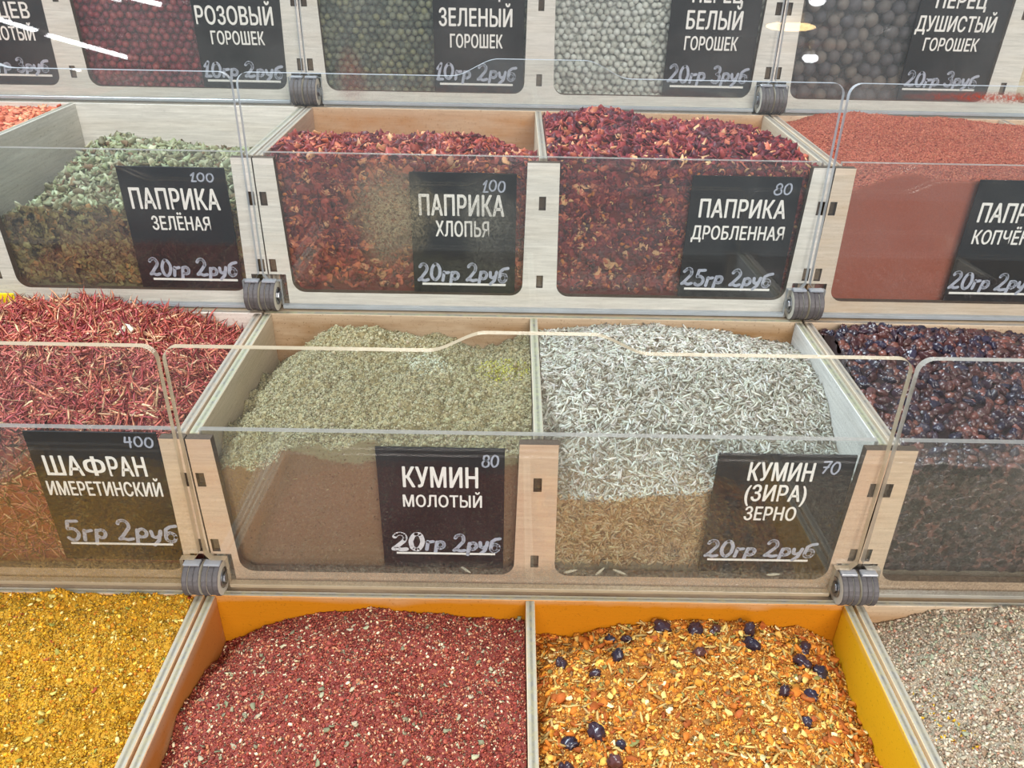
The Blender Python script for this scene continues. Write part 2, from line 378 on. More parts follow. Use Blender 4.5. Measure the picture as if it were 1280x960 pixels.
def letter_ef(parent, x0, x1, z0, z1, y):
    cx, cz = (x0+x1)/2, (z0+z1)/2; rx = (x1-x0)/2; rz = (z1-z0)*0.36; n = 28; V = []; F = []
    for i in range(n):
        a = 2*math.pi*i/n; k = 3.0; ca, sa = math.cos(a), math.sin(a); q = (abs(ca)**k+abs(sa)**k)**(-1/k)
        V += [((cx+rx*ca*q)*MM, y*MM, (cz+rz*sa*q)*MM), ((cx+(rx-1.5)*ca*q)*MM, y*MM, (cz+(rz-1.15)*sa*q)*MM)]
    for i in range(n): j = (i+1) % n; F.append((2*i, 2*j, 2*j+1, 2*i+1))
    k = len(V); V += [((cx+a)*MM, (y-0.003)*MM, b*MM) for a, b in ((-0.75, z0), (0.75, z0), (0.75, z1), (-0.75, z1))]; F.append((k, k+1, k+2, k+3))
    me = bpy.data.meshes.new('print'); me.from_pydata(V, [], F); return link('lettering', me, parent, mats=[print_white])
def ell(cx, cy, rx, ry, a0=0, a1=360, n=14):
    return [(cx+rx*math.cos(math.radians(a0+(a1-a0)*i/n)), cy+ry*math.sin(math.radians(a0+(a1-a0)*i/n))) for i in range(n+1)]
GL = {
 '0': (0.62, [ell(0.29, 0.48, 0.25, 0.46, 100, 460)]),
 '1': (0.42, [[(0.05, 0.68), (0.27, 0.98), (0.12, 0.03)], [(0.08, 0.02), (0.42, 0.03)]]),
 '2': (0.66, [ell(0.28, 0.72, 0.22, 0.26, 160, -40, 9)+[(0.2, 0.22), (0.04, 0.06), (0.2, 0.1), (0.38, 0.03), (0.6, 0.08)]]),
 '3': (0.58, [ell(0.25, 0.74, 0.2, 0.22, 150, -85, 8)+ell(0.26, 0.27, 0.25, 0.25, 80, -150, 9)]),
 '4': (0.6, [[(0.12, 0.95), (0.08, 0.5), (0.5, 0.52)], [(0.42, 0.95), (0.4, 0.0)]]),
 '5': (0.62, [[(0.54, 0.95), (0.17, 0.93), (0.13, 0.56)]+ell(0.27, 0.3, 0.25, 0.28, 110, -140, 10)]),
 '7': (0.55, [[(0.05, 0.9), (0.5, 0.93), (0.2, 0.02)], [(0.14, 0.48), (0.44, 0.5)]]),
 '8': (0.6, [ell(0.3, 0.73, 0.19, 0.22, 270, -90)+ell(0.28, 0.27, 0.25, 0.26, 90, 450)]),
 'г': (0.42, [[(0.06, 0.02), (0.1, 0.5), (0.08, 0.44), (0.38, 0.5)]]),
 'р': (0.52, [[(0.04, -0.18), (0.1, 0.5)], ell(0.27, 0.32, 0.19, 0.2, 150, -150, 9)]),
 'у': (0.5, [[(0.06, 0.5), (0.1, 0.25), (0.24, 0.18), (0.4, 0.3), (0.44, 0.52)], [(0.44, 0.52), (0.34, 0.05), (0.12, -0.18)]]),
 'б': (0.55, [ell(0.26, 0.22, 0.2, 0.22)+[], [(0.07, 0.28), (0.1, 0.6), (0.28, 0.74), (0.5, 0.78)]]),
 ' ': (0.3, [])}
def handwriting(parent, body, x0, x1, z0, z1, y, wd, mat):
    lines = []; x = 0
    for ch in body:
        w_, st = GL[ch]; dy = rnd.uniform(-0.05, 0.05); sl = 0.08
        for l in st: lines.append([(x+px+sl*py+rnd.uniform(-.012, .012), py+dy+rnd.uniform(-.012, .012)) for px, py in l])
        x += w_+0.06
    X = max(p[0] for l in lines for p in l); sx = (x1-x0)/X; sz = z1-z0
    V = []; F = []
    for li, l in enumerate(lines):
        Q = [(x0+a*sx, z0+b*sz) for a, b in l]; yy = y-0.01*(li % 5)
        for i, (px, pz) in enumerate(Q):
            k = len(V); r = wd/2*rnd.uniform(0.85, 1.1)
            V += [((px+r*math.cos(q*math.pi/4))*MM, (yy-0.003)*MM, (pz+r*math.sin(q*math.pi/4))*MM) for q in range(8)]; F.append(tuple(range(k, k+8)))
            if i:
                ax, az = Q[i-1]; dx, dz = px-ax, pz-az; L = math.hypot(dx, dz) or 1; nx, nz = -dz/L*wd/2, dx/L*wd/2; k = len(V)
                V += [((ax+nx)*MM, yy*MM, (az+nz)*MM), ((ax-nx)*MM, yy*MM, (az-nz)*MM), ((px-nx)*MM, yy*MM, (pz-nz)*MM), ((px+nx)*MM, yy*MM, (pz+nz)*MM)]; F.append((k, k+1, k+2, k+3))
    me = bpy.data.meshes.new('hand'); me.from_pydata(V, [], F)
    return link('handwriting', me, parent, mats=[mat])
SIGNS = [
 ('c', (-190.6, -141.5, -62.5, 0.0), 'black sign ШАФРАН ИМЕРЕТИНСКИЙ, 5 grams price, in front of the saffron threads', [('T', 'ША', -186.3, -172.4, -19.9, -10.9), ('F', '', -171.8, -163.6, -19.9, -10.9), ('T', 'РАН', -162.4, -148.5, -19.9, -10.9), ('T', 'ИМЕРЕТИНСКИЙ', -188.1, -144.5, -29.5, -22.8), ('P', '5гр 2руб', -187.6, -142.8, -52.0, -41.3), ('L', '', -186.4, -145.5, -54.4, -53.4), ('P', '400', -154.3, -143.3, -6.3, -1.6)], 0),
 ('c', (-61.0, -12.6, -64.0, -4.6), 'black sign КУМИН МОЛОТЫЙ on the ground cumin bin', [('T', 'КУМИН', -51.2, -22.8, -22.9, -13.3), ('T', 'МОЛОТЫЙ', -51.7, -21.3, -32.5, -26.7), ('P', '20', -57.3, -45.0, -55.0, -46.1), ('p', 'гр 2руб', -44.0, -14.0, -55.0, -46.1), ('L', '', -55.7, -15.9, -56.9, -55.9), ('P', '80', -21.3, -15.0, -12.7, -7.0)], 1),
 ('c', (67.4, 119.3, -64.0, -5.0), 'black sign КУМИН (ЗИРА) ЗЕРНО on the cumin seed bin', [('T', 'КУМИН', 79.9, 104.3, -17.2, -8.7), ('T', '(ЗИРА)', 80.2, 103.6, -27.0, -19.2), ('T', 'ЗЕРНО', 81.5, 101.4, -36.5, -29.8), ('P', '20гр 2руб', 68.6, 113.0, -55.6, -46.9), ('L', '', 70.2, 111.0, -57.8, -56.8), ('P', '70', 106.7, 113.6, -13.5, -7.6)], 0),
 ('b', (-190.5, -141.5, 4.9, 66.4), 'black sign ПАПРИКА ЗЕЛЁНАЯ on the dried green paprika bin', [('T', 'ПАПРИКА', -186.7, -146.2, 46.8, 56.6), ('T', 'ЗЕЛЁНАЯ', -179.2, -152.3, 36.8, 43.4), ('P', '20гр 2руб', -185.6, -143.2, 13.8, 22.5), ('L', '', -184.4, -143.7, 11.3, 12.4), ('P', '100', -157.6, -147.1, 60.1, 64.1)], 0),
 ('b', (-58.2, -9.4, 4.9, 66.1), 'black sign ПАПРИКА ХЛОПЬЯ on the paprika flake bin', [('T', 'ПАПРИКА', -54.1, -15.1, 46.1, 56.0), ('T', 'ХЛОПЬЯ', -46.8, -22.1, 36.0, 43.5), ('P', '20гр 2руб', -56.3, -12.8, 13.4, 22.4), ('L', '', -54.2, -13.8, 11.2, 12.3), ('P', '100', -25.0, -14.8, 57.7, 63.0)], 0),
 ('b', (70.3, 120.0, 4.9, 66.8), 'black sign ПАПРИКА ДРОБЛЕННАЯ on the crushed paprika bin', [('T', 'ПАПРИКА', 75.3, 115.0, 47.4, 56.1), ('T', 'ДРОБЛЕННАЯ', 73.1, 116.1, 36.8, 43.4), ('P', '25гр 2руб', 71.1, 114.7, 13.4, 21.9), ('L', '', 73.0, 114.5, 11.0, 12.1), ('P', '80', 107.8, 115.8, 58.6, 64.0)], 0),
 ('b', (200.5, 250.8, 4.9, 67.1), 'black sign ПАПРИКА КОПЧЁНАЯ at the right picture edge, on the smoked paprika bin', [('T', 'ПАПРИКА', 204.7, 244.4, 47.4, 56.5), ('T', 'КОПЧЁНАЯ', 205.3, 240.1, 36.8, 43.6), ('P', '20гр 2руб', 200.9, 242.8, 13.7, 22.4), ('L', '', 202.1, 243.7, 11.1, 12.2)], 0),
 ('a', (-312.8, -263.2, 77.0, 137.0), 'black sign ending МОЛОТЫЙ at the left picture edge, top row', [('T', 'ПЕРЦЕВ', -309.4, -274.7, 114.0, 121.9), ('T', 'МОЛОТЫЙ', -307.6, -275.1, 102.8, 109.7), ('P', '20гр 3руб', -311.2, -271.8, 86.3, 93.8), ('L', '', -311.7, -270.9, 84.0, 85.1)], 0),
 ('a', (-186.3, -137.4, 77.0, 139.0), 'black sign РОЗОВЫЙ ГОРОШЕК on the dark red peppercorn bin', [('T', 'ПЕРЕЦ', -178, -150, 127.5, 135), ('T', 'РОЗОВЫЙ', -184.6, -143.0, 112.7, 121.8), ('T', 'ГОРОШЕК', -178.0, -149.0, 102.6, 109.4), ('P', '10гр 2руб', -185.1, -141.1, 85.5, 93.5), ('L', '', -183.7, -142.7, 83.0, 84.1)], 0),
 ('a', (-55.8, -6.3, 77.0, 139.0), 'black sign ЗЕЛЕНЫЙ ГОРОШЕК on the green peppercorn bin', [('T', 'ПЕРЕЦ', -44, -19.6, 128.0, 135), ('T', 'ЗЕЛЕНЫЙ', -52.5, -13.0, 114.1, 123.0), ('T', 'ГОРОШЕК', -46.7, -18.1, 103.2, 110.1), ('P', '10гр 2руб', -55.1, -10.3, 86.3, 94.9), ('L', '', -53.0, -12.0, 83.5, 84.6)], 0),
 ('a', (72.7, 121.4, 77.0, 140.0), 'black sign БЕЛЫЙ ГОРОШЕК on the white peppercorn bin', [('T', 'ПЕРЕЦ', 83.8, 110.7, 128.0, 136.3), ('T', 'БЕЛЫЙ', 82.0, 111.9, 114.8, 124.0), ('T', 'ГОРОШЕК', 82.2, 111.2, 104.2, 111.1), ('P', '20гр 3руб', 74.8, 119.5, 87.4, 96.6), ('L', '', 76.5, 117.9, 84.5, 85.6)], 0),
 ('a', (206.0, 258.4, 77.0, 140.0), 'black sign ДУШИСТЫЙ ГОРОШЕК on the allspice bin', [('T', 'ПЕРЕЦ', 214.8, 241.7, 127.5, 135.2), ('T', 'ДУШИСТЫЙ', 206.9, 249.6, 115.9, 123.6), ('T', 'ГОРОШЕК', 213.6, 243.4, 106.1, 112.6), ('P', '20гр 3руб', 208.4, 248.6, 87.5, 95.3), ('L', '', 207.8, 248.4, 85.3, 86.3)], 0),
]
for row, (x0, x1, z0, z1), lab, items, bright in SIGNS:
    o = Vector(((x0+x1)/2, ROWS[row][0]*DY+3.1, z0)); ox, oz = o.x, o.z
    t = empty('price_sign', o*MM, lab, 'sign', 'black price signs on the bin fronts')
    link('board', box_mesh(x0-ox, x1-ox, -0.35, 0.35, 0, z1-oz, 0.1), t, mats=[sign_black])
    for k, s, a, b, c, d in items:
        if k == 'T': lettering(t, s, a-ox, b-ox, c-oz, d-oz, -0.40)
        elif k == 'F': letter_ef(t, a-ox, b-ox, c-oz, d-oz, -0.40)
        elif k == 'L': link('underline', box_mesh(a-ox, b-ox, -0.46, -0.38, c-oz, d-oz, 0), t, mats=[print_white])
        else:
            small = (d-c) < 7
            handwriting(t, s, a-ox, b-ox, c-oz, d-oz, -0.42, 0.75 if small else (1.9 if (bright and k == 'P') else 1.5), chalk_b if (bright and k == 'P' and not small) else chalk)

# ------------------------------------------------------------------ spices
def proto_ico(sub=1, squash=(1, 1, 1), jit=0.0, seed=0):
    bm = bmesh.new(); bmesh.ops.create_icosphere(bm, subdivisions=sub, radius=1)
    V = np.array([v.co for v in bm.verts]); F = np.array([[v.index for v in f.verts] for f in bm.faces]); bm.free()
    if jit:
        rr = np.random.RandomState(seed); V = V*(1+rr.uniform(-jit, jit, (len(V), 1)))
    return V*np.array(squash), F
def proto_seed(seed=0):
    rr = np.random.RandomState(seed); xs = [-1, -0.75, 0, 0.75, 1]; rad = [0.12, 0.7, 1.0, 0.62, 0.1]; bend = rr.uniform(-0.6, 0.6)
    V = []; F = []; n = 5
    for i, (x, r) in enumerate(zip(xs, rad)):
        for k in range(n):
            a = 2*math.pi*k/n; V.append((x, r*math.cos(a)+bend*(x*x), r*math.sin(a)))
    for i in range(4):
        for k in range(n):
            a, b = i*n+k, i*n+(k+1) % n; F += [(a, b, b+n), (a, b+n, a+n)]
    return np.array(V), np.array(F)
def proto_thread(seed=0):
    rr = np.random.RandomState(seed); n = 6; V = []; F = []
    c1, c2 = rr.uniform(-0.3, 0.3, 2)
    for i in range(n):
        t = i/(n-1)*2-1; w_ = (1-abs(t)**3*0.85)
        y = c1*t*t; z = c2*t*t*t
        for k in range(3):
            a = 2*math.pi*k/3+t*1.5; V.append((t, y+0.085*w_*math.cos(a), z+0.035*w_*math.sin(a)))
    for i in range(n-1):
        for k in range(3):
            a, b = i*3+k, i*3+(k+1) % 3; F += [(a, b, b+3), (a, b+3, a+3)]
    return np.array(V), np.array(F)
def proto_flake(seed=0, thick=0.09, curl=0.35):
    rr = np.random.RandomState(seed); n = 7; ang = np.sort(rr.uniform(0, 2*math.pi, n)+np.arange(n)*0.0)
    ang = np.arange(n)*2*math.pi/n+rr.uniform(-0.3, 0.3, n); r = rr.uniform(0.6, 1.1, n)
    ax = rr.uniform(0, math.pi)
    X = r*np.cos(ang); Y = r*np.sin(ang)*0.72
    Z = curl*((X*math.cos(ax)+Y*math.sin(ax))**2)+rr.uniform(-0.12, 0.12, n)
    top = np.c_[X, Y, Z+thick]; bot = np.c_[X, Y, Z-thick]
    V = np.r_[top, bot, [[0, 0, thick]], [[0, 0, -thick]]]; F = []
    for i in range(n):
        j = (i+1) % n; F += [(2*n, i, j), (2*n+1, n+j, n+i), (i, n+i, n+j), (i, n+j, j)]
    return V, np.array(F)
def rotmats(n, normals, mode, spread):
    """random frames whose local z follows the surface normal (flat), or free"""
    N = normals+R.normal(0, spread, (n, 3)); N /= np.linalg.norm(N, axis=1)[:, None]
    if mode == 'free': N = R.normal(0, 1, (n, 3)); N /= np.linalg.norm(N, axis=1)[:, None]
    A = R.normal(0, 1, (n, 3)); A -= (A*N).sum(1)[:, None]*N; A /= np.linalg.norm(A, axis=1)[:, None]
    B = np.cross(N, A); return np.stack([A, B, N], 2)
class Acc:
    def __init__(s): s.V = []; s.F = []; s.C = []; s.M = []; s.n = 0
    def add(s, V, F, C, m=0):
        s.V.append(V); s.F.append(F+s.n); s.C.append(C); s.M.append(np.full(len(F), m)); s.n += len(V)
    def build(s, name, mats, smooth=False):
        V = np.concatenate(s.V).astype(np.float32); F = np.concatenate(s.F).astype(np.int32); C = np.concatenate(s.C).astype(np.float32); M = np.concatenate(s.M).astype(np.int32)
        me = bpy.data.meshes.new(name); me.vertices.add(len(V)); me.vertices.foreach_set('co', (V*MM).ravel())
        me.loops.add(len(F)*3); me.loops.foreach_set('vertex_index', F.ravel())
        me.polygons.add(len(F)); me.polygons.foreach_set('loop_start', np.arange(0, len(F)*3, 3, dtype=np.int32)); me.polygons.foreach_set('loop_total', np.full(len(F), 3, dtype=np.int32))
        me.polygons.foreach_set('material_index', M)
        for m in mats: me.materials.append(m)
        me.update(calc_edges=True); me.validate()
        at = me.attributes.new('tint', 'FLOAT_COLOR', 'POINT'); at.data.foreach_set('color', np.c_[C, np.ones(len(C))].astype(np.float32).ravel())
        if smooth: me.polygons.foreach_set('use_smooth', np.ones(len(F), dtype=bool))
        return me
def smooth_noise(nx, ny, cell, amp):
    """value noise on a grid"""
    out = np.zeros((ny, nx)); a = amp; cl = cell
    for o in range(3):
        gx, gy = int(nx/cl)+3, int(ny/cl)+3; g = R.uniform(-1, 1, (gy, gx))
        X = np.arange(nx)/cl; Y = np.arange(ny)/cl; xi = X.astype(int); yi = Y.astype(int); fx = X-xi; fy = Y-yi; fx = fx*fx*(3-2*fx); fy = fy*fy*(3-2*fy)
        g00 = g[np.ix_(yi, xi)]; g10 = g[np.ix_(yi, xi+1)]; g01 = g[np.ix_(yi+1, xi)]; g11 = g[np.ix_(yi+1, xi+1)]
        out += a*((g00*(1-fx)+g10*fx)*(1-fy[:, None])+(g01*(1-fx)+g11*fx)*fy[:, None]); a *= 0.55; cl = max(cl/2, 1.01)
    return out
class Heap:
    """heap in one compartment. xs: column positions, Z: rows front to back (y 6,30,55,80,102)"""
    def __init__(s, row, xs, Z, avg, seed, lump=0.6, lumpcell=10, res=1.0, rough=0.7, spec=0.2, bump=0.4, bscale=1200, fine=0.0, name='grain', push=0.0):
        s.row = row; k, dx = ROWS[row]; s.o = Vector((dx, k*DY, k*DZ+ZUP[row])); s.xs = np.array(xs, float)
        cl = np.array([s.xs[0]+0.3, s.xs[-1]-0.3]); s.x0, s.x1 = cl; s.yf, s.yb = 6.5, YB-0.3
        s.nx = int((s.x1-s.x0)/res)+1; s.ny = int((s.yb-s.yf)/res)+1; s.res = res
        X = np.linspace(s.x0, s.x1, s.nx); Y = np.linspace(s.yf, s.yb, s.ny); ys = np.array([6, 30, 55, 80, 106.0]); Z = np.array(Z, float)
        T = np.array([np.interp(X, s.xs, Z[i]) for i in range(5)]); G = np.array([np.interp(Y, ys, T[:, j]) for j in range(s.nx)]).T
        for _ in range(int(60/res)):
            P = np.pad(G, 1, mode='edge'); G = (P[1:-1, 1:-1]*2+P[:-2, 1:-1]+P[2:, 1:-1]+P[1:-1, :-2]+P[1:-1, 2:])/6
        G += smooth_noise(s.nx, s.ny, lumpcell/res, lump)
        if fine: G += smooth_noise(s.nx, s.ny, 2.2/res, fine)
        s.X, s.Y, s.G = X, Y, G; s.zb = -HT+4.2; s.acc = Acc(); s.avg = np.array(s2l(avg)); s.mat = grainmat(name, rough, spec, bump, bscale)
        # closed skin: top grid, front sheet with its own rows, skirts
        nf = max(4, int(60/res/1.5)); W = s.nx
        front = np.array([[ [X[j], s.yf, s.zb+(G[0, j]-s.zb)*i/nf] for j in range(W)] for i in range(nf)])
        if fine: front[:, :, 1] += np.abs(smooth_noise(W, nf, 4, fine*0.5))*(1-0.7)
        top = np.stack(np.meshgrid(X, Y), 2); top = np.concatenate([top, G[:, :, None]], 2)
        g = np.concatenate([front, top], 0); ng = len(g)
        V = g.reshape(-1, 3); idx = np.arange(ng*W).reshape(ng, W)
        a, b, c, d = idx[:-1, :-1].ravel(), idx[:-1, 1:].ravel(), idx[1:, 1:].ravel(), idx[1:, :-1].ravel()
        F = np.r_[np.c_[a, b, c], np.c_[a, c, d]]
        V[:, 1] = np.where(V[:, 1] < s.yf+push, s.yf+push, V[:, 1]); nv = len(V)
        back = idx[-1]; Vb = V[back].copy(); Vb[:, 2] = s.zb; V = np.r_[V, Vb]; bi = np.arange(nv, nv+W)
        F = np.r_[F, np.c_[back[:-1], back[1:], bi[1:]], np.c_[back[:-1], bi[1:], bi[:-1]]]
        for col, fl in ((0, 0), (W-1, 1)):
            e = idx[nf:, col]; nv = len(V); Vs = V[e].copy(); Vs[:, 2] = s.zb; V = np.r_[V, Vs]; si = np.arange(nv, nv+len(e))
            q = np.r_[np.c_[e[:-1], e[1:], si[1:]], np.c_[e[:-1], si[1:], si[:-1]]]
            F = np.r_[F, q if fl == 0 else q[:, ::-1]]
        s.baseV = V; s.acc.add(V, F, np.tile(s.avg, (len(V), 1)))
    def tintbase(s, fn):
        s.acc.C[0] = fn(s.baseV, s.acc.C[0])
    def H(s, x, y):
        fx = np.clip((x-s.x0)/(s.x1-s.x0)*(s.nx-1), 0, s.nx-1.001); fy = np.clip((y-s.yf)/(s.yb-s.yf)*(s.ny-1), 0, s.ny-1.001)
        i = fx.astype(int); j = fy.astype(int); u = fx-i; v = fy-j
        return (s.G[j, i]*(1-u)+s.G[j, i+1]*u)*(1-v)+(s.G[j+1, i]*(1-u)+s.G[j+1, i+1]*u)*v
    def N(s, x, y):
        e = 1.5; n = np.stack([-(s.H(x+e, y)-s.H(x-e, y))/(2*e), -(s.H(x, y+e)-s.H(x, y-e))/(2*e), np.ones_like(x)], 1)
        return n/np.linalg.norm(n, axis=1)[:, None]
    def scatter(s, protos, n_top, n_front, size, pal, mode='flat', spread=0.35, lift=(-0.3, 0.6), xr=None, yr=None, jit=0.15, where=None, aniso=None):
        pal = [(np.array(s2l(c)), w_) for c, w_ in pal]; ws = np.array([w_ for _, w_ in pal], float); ws /= ws.sum(); pc = np.array([c for c, _ in pal])
        a, b = xr or (s.x0, s.x1); c0, c1 = yr or (s.yf, s.yb)
        for part, n in (('top', n_top), ('front', n_front)):
            if not n: continue
            x = R.uniform(a, b, n)
            sz = R.uniform(size[0], size[1], n)
            if part == 'top':
                y = R.uniform(c0, c1, n)
                if where is not None: k = where(x, y); x, y, sz = x[k], y[k], sz[k]; n = len(x)
                z = s.H(x, y); nn = s.N(x, y); P = np.c_[x, y, z]+nn*(R.uniform(lift[0], lift[1], n)*sz)[:, None]
            else:
                h = s.H(x, np.full(n, s.yf)); z = s.zb+6+(h-s.zb-6)*R.uniform(0, 1, n)
                nn = np.tile([0, -1.0, 0], (n, 1)); P = np.c_[x, s.yf+0.1+R.uniform(0, 0.55, n)*sz*0.5, z]
            M = rotmats(n, nn, mode, spread if part == 'top' else spread*0.5)
            ci = R.choice(len(pc), n, p=ws); C = pc[ci]*(1+R.uniform(-jit, jit, (n, 1)))*(1+R.uniform(-jit, jit, (n, 3))*0.3)
            pi = R.randint(0, len(protos), n)
            for q, (PV, PF) in enumerate(protos):
                k = np.where(pi == q)[0]
                if not len(k): continue
                S = np.ones((len(k), 3)) if aniso is None else R.uniform(aniso[0], aniso[1], (len(k), 3))
                L = PV[None]*S[:, None, :]
                V = np.einsum('nij,nvj->nvi', M[k], L)*sz[k][:, None, None]+P[k][:, None, :]
                V[:, :, 1] = np.clip(V[:, :, 1], s.yf-0.15, s.yb); V[:, :, 0] = np.clip(V[:, :, 0], s.x0, s.x1); V[:, :, 2] = np.maximum(V[:, :, 2], s.zb)
                nv = PV.shape[0]; F = (PF[None]+(np.arange(len(k))*nv)[:, None, None]).reshape(-1, 3)
                s.acc.add(V.reshape(-1, 3), F, np.repeat(C[k], nv, 0))
    def build(s, name, label, cat='spice', smooth=False):
        me = s.acc.build(name, [s.mat], smooth); ob = link(name, me, None, s.o*MM)
        return tag(ob, label, cat, None, 'stuff')
def FL(n, **k): return [proto_flake(i*7+1, **k) for i in range(n)]
CR = [proto_ico(1, (1, 0.8, 0.6), 0.25, i) for i in range(5)]
TET = [(np.array([(1, 0, -.4), (-.5, .8, -.4), (-.5, -.8, -.4), (0, 0, .7)])*np.array([1, r, .8]), np.array([(0, 1, 3), (1, 2, 3), (2, 0, 3), (0, 2, 1)])) for r in (0.6, 0.9, 1.1)]
OCT = [(np.array([(1, 0, 0), (-1, 0, 0), (0, .8, 0), (0, -.8, 0), (0, 0, .6), (0, 0, -.6)])*np.array([1, r, q]), np.array([(0, 2, 4), (2, 1, 4), (1, 3, 4), (3, 0, 4), (2, 0, 5), (1, 2, 5), (3, 1, 5), (0, 3, 5)])) for r, q in ((.7, 1), (1, .8), (.5, .7))]
SEED = [proto_seed(i) for i in range(6)]
for i in range(6): SEED[i][0][:, 1:] *= 0.215
THR = [proto_thread(i) for i in range(10)]
SES = [proto_ico(1, (1, 0.62, 0.35))]

# bottom row ------------------------------------------------------
h = Heap('d', [-258, -225, -190, -155, -134.4], [[-8]*5, [-4, -3, -2, -3, -6], [-2, -1, 0, -1, -5], [0, 2, 2, 1, -4], [2, 2, 1, 1, -2]], (172, 126, 30), 1, 2.4, 12, 0.8, fine=0.6, bscale=1500, name='yellow_mix')
h.scatter(TET, 33000, 0, (0.35, 0.9), [((182, 138, 34), 6), ((160, 114, 28), 3.5), ((198, 160, 66), 2), ((126, 94, 38), 1.5)], 'free', lift=(-0.3, 0.5), xr=(-257.5, -134.4))
h.scatter(OCT, 3900, 0, (0.5, 1.2), [((212, 152, 36), 5), ((176, 108, 28), 2), ((224, 196, 120), 1)], 'free', lift=(-0.2, 0.6), xr=(-257.5, -134.4))
h.scatter(SES, 120, 0, (0.9, 1.4), [((226, 206, 140), 3), ((230, 190, 80), 2)], lift=(0, 0.5), xr=(-257.5, -134.4))
h.scatter(FL(4), 300, 0, (0.8, 1.5), [((138, 132, 60), 1.2), ((150, 70, 40), 1), ((190, 170, 90), 2)], xr=(-257.5, -134.4))
h.build('yellow_spice_mix', 'yellow coarse spice mix with pale seeds, filling the bottom left bin')

h = Heap('d', [-125.8, -105, -80, -55, -30, -1.8], [[-14, -11, -8, -7, -8, -10], [-12, -9, -5, -1, -3, -6], [-12, -5, -1, 1, -2, -6], [-17, -5, 0, 2, -2, -6], [-28, -16, -9, -6, -10, -11]], (124, 56, 48), 2, 2.2, 18, 1.0, fine=0.4, bscale=1500, name='red_mix')
h.scatter(TET, 30000, 0, (0.35, 0.85), [((148, 72, 58), 6), ((176, 100, 74), 3.5), ((112, 46, 42), 4), ((200, 160, 128), 1.6), ((96, 76, 60), 1.6)], 'free', lift=(-0.3, 0.5))
h.scatter(OCT, 6500, 0, (0.45, 1.1), [((152, 70, 58), 5), ((190, 126, 92), 2), ((110, 44, 42), 2.5), ((212, 188, 156), 1)], 'free', lift=(-0.2, 0.6))
h.scatter(SES, 160, 0, (0.6, 1.05), [((232, 214, 176), 3), ((216, 190, 150), 1)], lift=(0, 0.5))
h.scatter(FL(5), 520, 0, (0.7, 1.6), [((128, 124, 98), 3), ((166, 156, 130), 2), ((160, 76, 64), 3)])
h.scatter(THR, 200, 0, (1.4, 2.4), [((206, 170, 130), 1), ((160, 90, 70), 1)])
h.build('red_spice_mix', 'red crushed spice mix with green and cream specks, bottom row left of the thin divider')

h = Heap('d', [1.8, 17, 40, 60, 90, 112, 125.8], [[-10, -8, -6, -6, -8, -14, -22], [-8, -6, -3, -2, -4, -13, -26], [-9, -7, -3, 0, -3, -13, -30], [-12, -11, -5, -1, -4, -12, -28], [-19, -20, -14, -8, -10, -13, -24]], (150, 92, 34), 3, 2.0, 14, 1.0, fine=0.4, bscale=1200, name='orange_mix')
h.scatter(TET, 22000, 0, (0.4, 1.0), [((200, 134, 56), 5), ((172, 104, 44), 3), ((218, 176, 98), 2.5), ((130, 94, 54), 1)], 'free', lift=(-0.3, 0.5))
h.scatter(FL(8, thick=0.16, curl=0.2), 2600, 0, (0.9, 2.1), [((200, 130, 46), 6), ((182, 104, 38), 4), ((152, 80, 38), 2), ((220, 170, 80), 2), ((120, 88, 54), 1)], spread=0.6, lift=(-0.3, 0.4), jit=0.25)
h.scatter(FL(8, thick=0.2, curl=0.2), 240, 0, (2.0, 3.2), [((190, 112, 40), 3), ((160, 84, 36), 2)], spread=0.5, lift=(-0.1, 0.3), where=lambda x, y: (x < 35) | (x > 90))
h.scatter(FL(5), 700, 0, (0.9, 1.8), [((224, 190, 110), 3), ((130, 124, 70), 1.5), ((232, 216, 160), 1)], lift=(0, 0.7))
h.scatter(SEED, 420, 0, (2.0, 3.0), [((190, 160, 100), 1), ((150, 120, 70), 1)], lift=(0, 0.3))
h.build('orange_spice_mix', 'orange spice mix of dried carrot bits, bottom row right of the thin divider')
HD2 = h

h = Heap('d', [134.2, 165, 200, 258], [[-10, -8, -7, -7], [-7, -4, -3, -2], [-6, -1, 1, 1], [-7, 1, 4, 4], [-12, -3, 1, 1]], (146, 134, 116), 4, 1.2, 14, 1.0, fine=0.4, bscale=1500, name='herb_mix')
h.scatter(TET, 26000, 0, (0.45, 1.0), [((172, 152, 130), 5), ((146, 122, 102), 3.5), ((198, 184, 160), 2), ((114, 98, 80), 1)], 'free', lift=(-0.3, 0.5), xr=(134.2, 257.5))
h.scatter(OCT, 6200, 0, (0.6, 1.3), [((200, 184, 162), 4), ((156, 134, 112), 3), ((134, 130, 106), 1.2), ((166, 118, 96), 1.3)], 'free', lift=(-0.2, 0.6), xr=(134.2, 257.5))
h.scatter(FL(5), 1700, 0, (0.7, 1.5), [((146, 146, 122), 2), ((182, 170, 148), 3), ((124, 100, 82), 1.5)], xr=(134.2, 257.5))
h.scatter(TET, 500, 0, (0.6, 1.2), [((206, 160, 40), 1)], 'free', where=lambda x, y: (x-141-(80-y)*0.15)**2+((y-55)*0.45)**2 < R.uniform(4, 60, len(x)), xr=(134.2, 160), yr=(20, 80))
h.build('herb_spice_mix', 'grey green ground herb mix filling the bottom right bin')

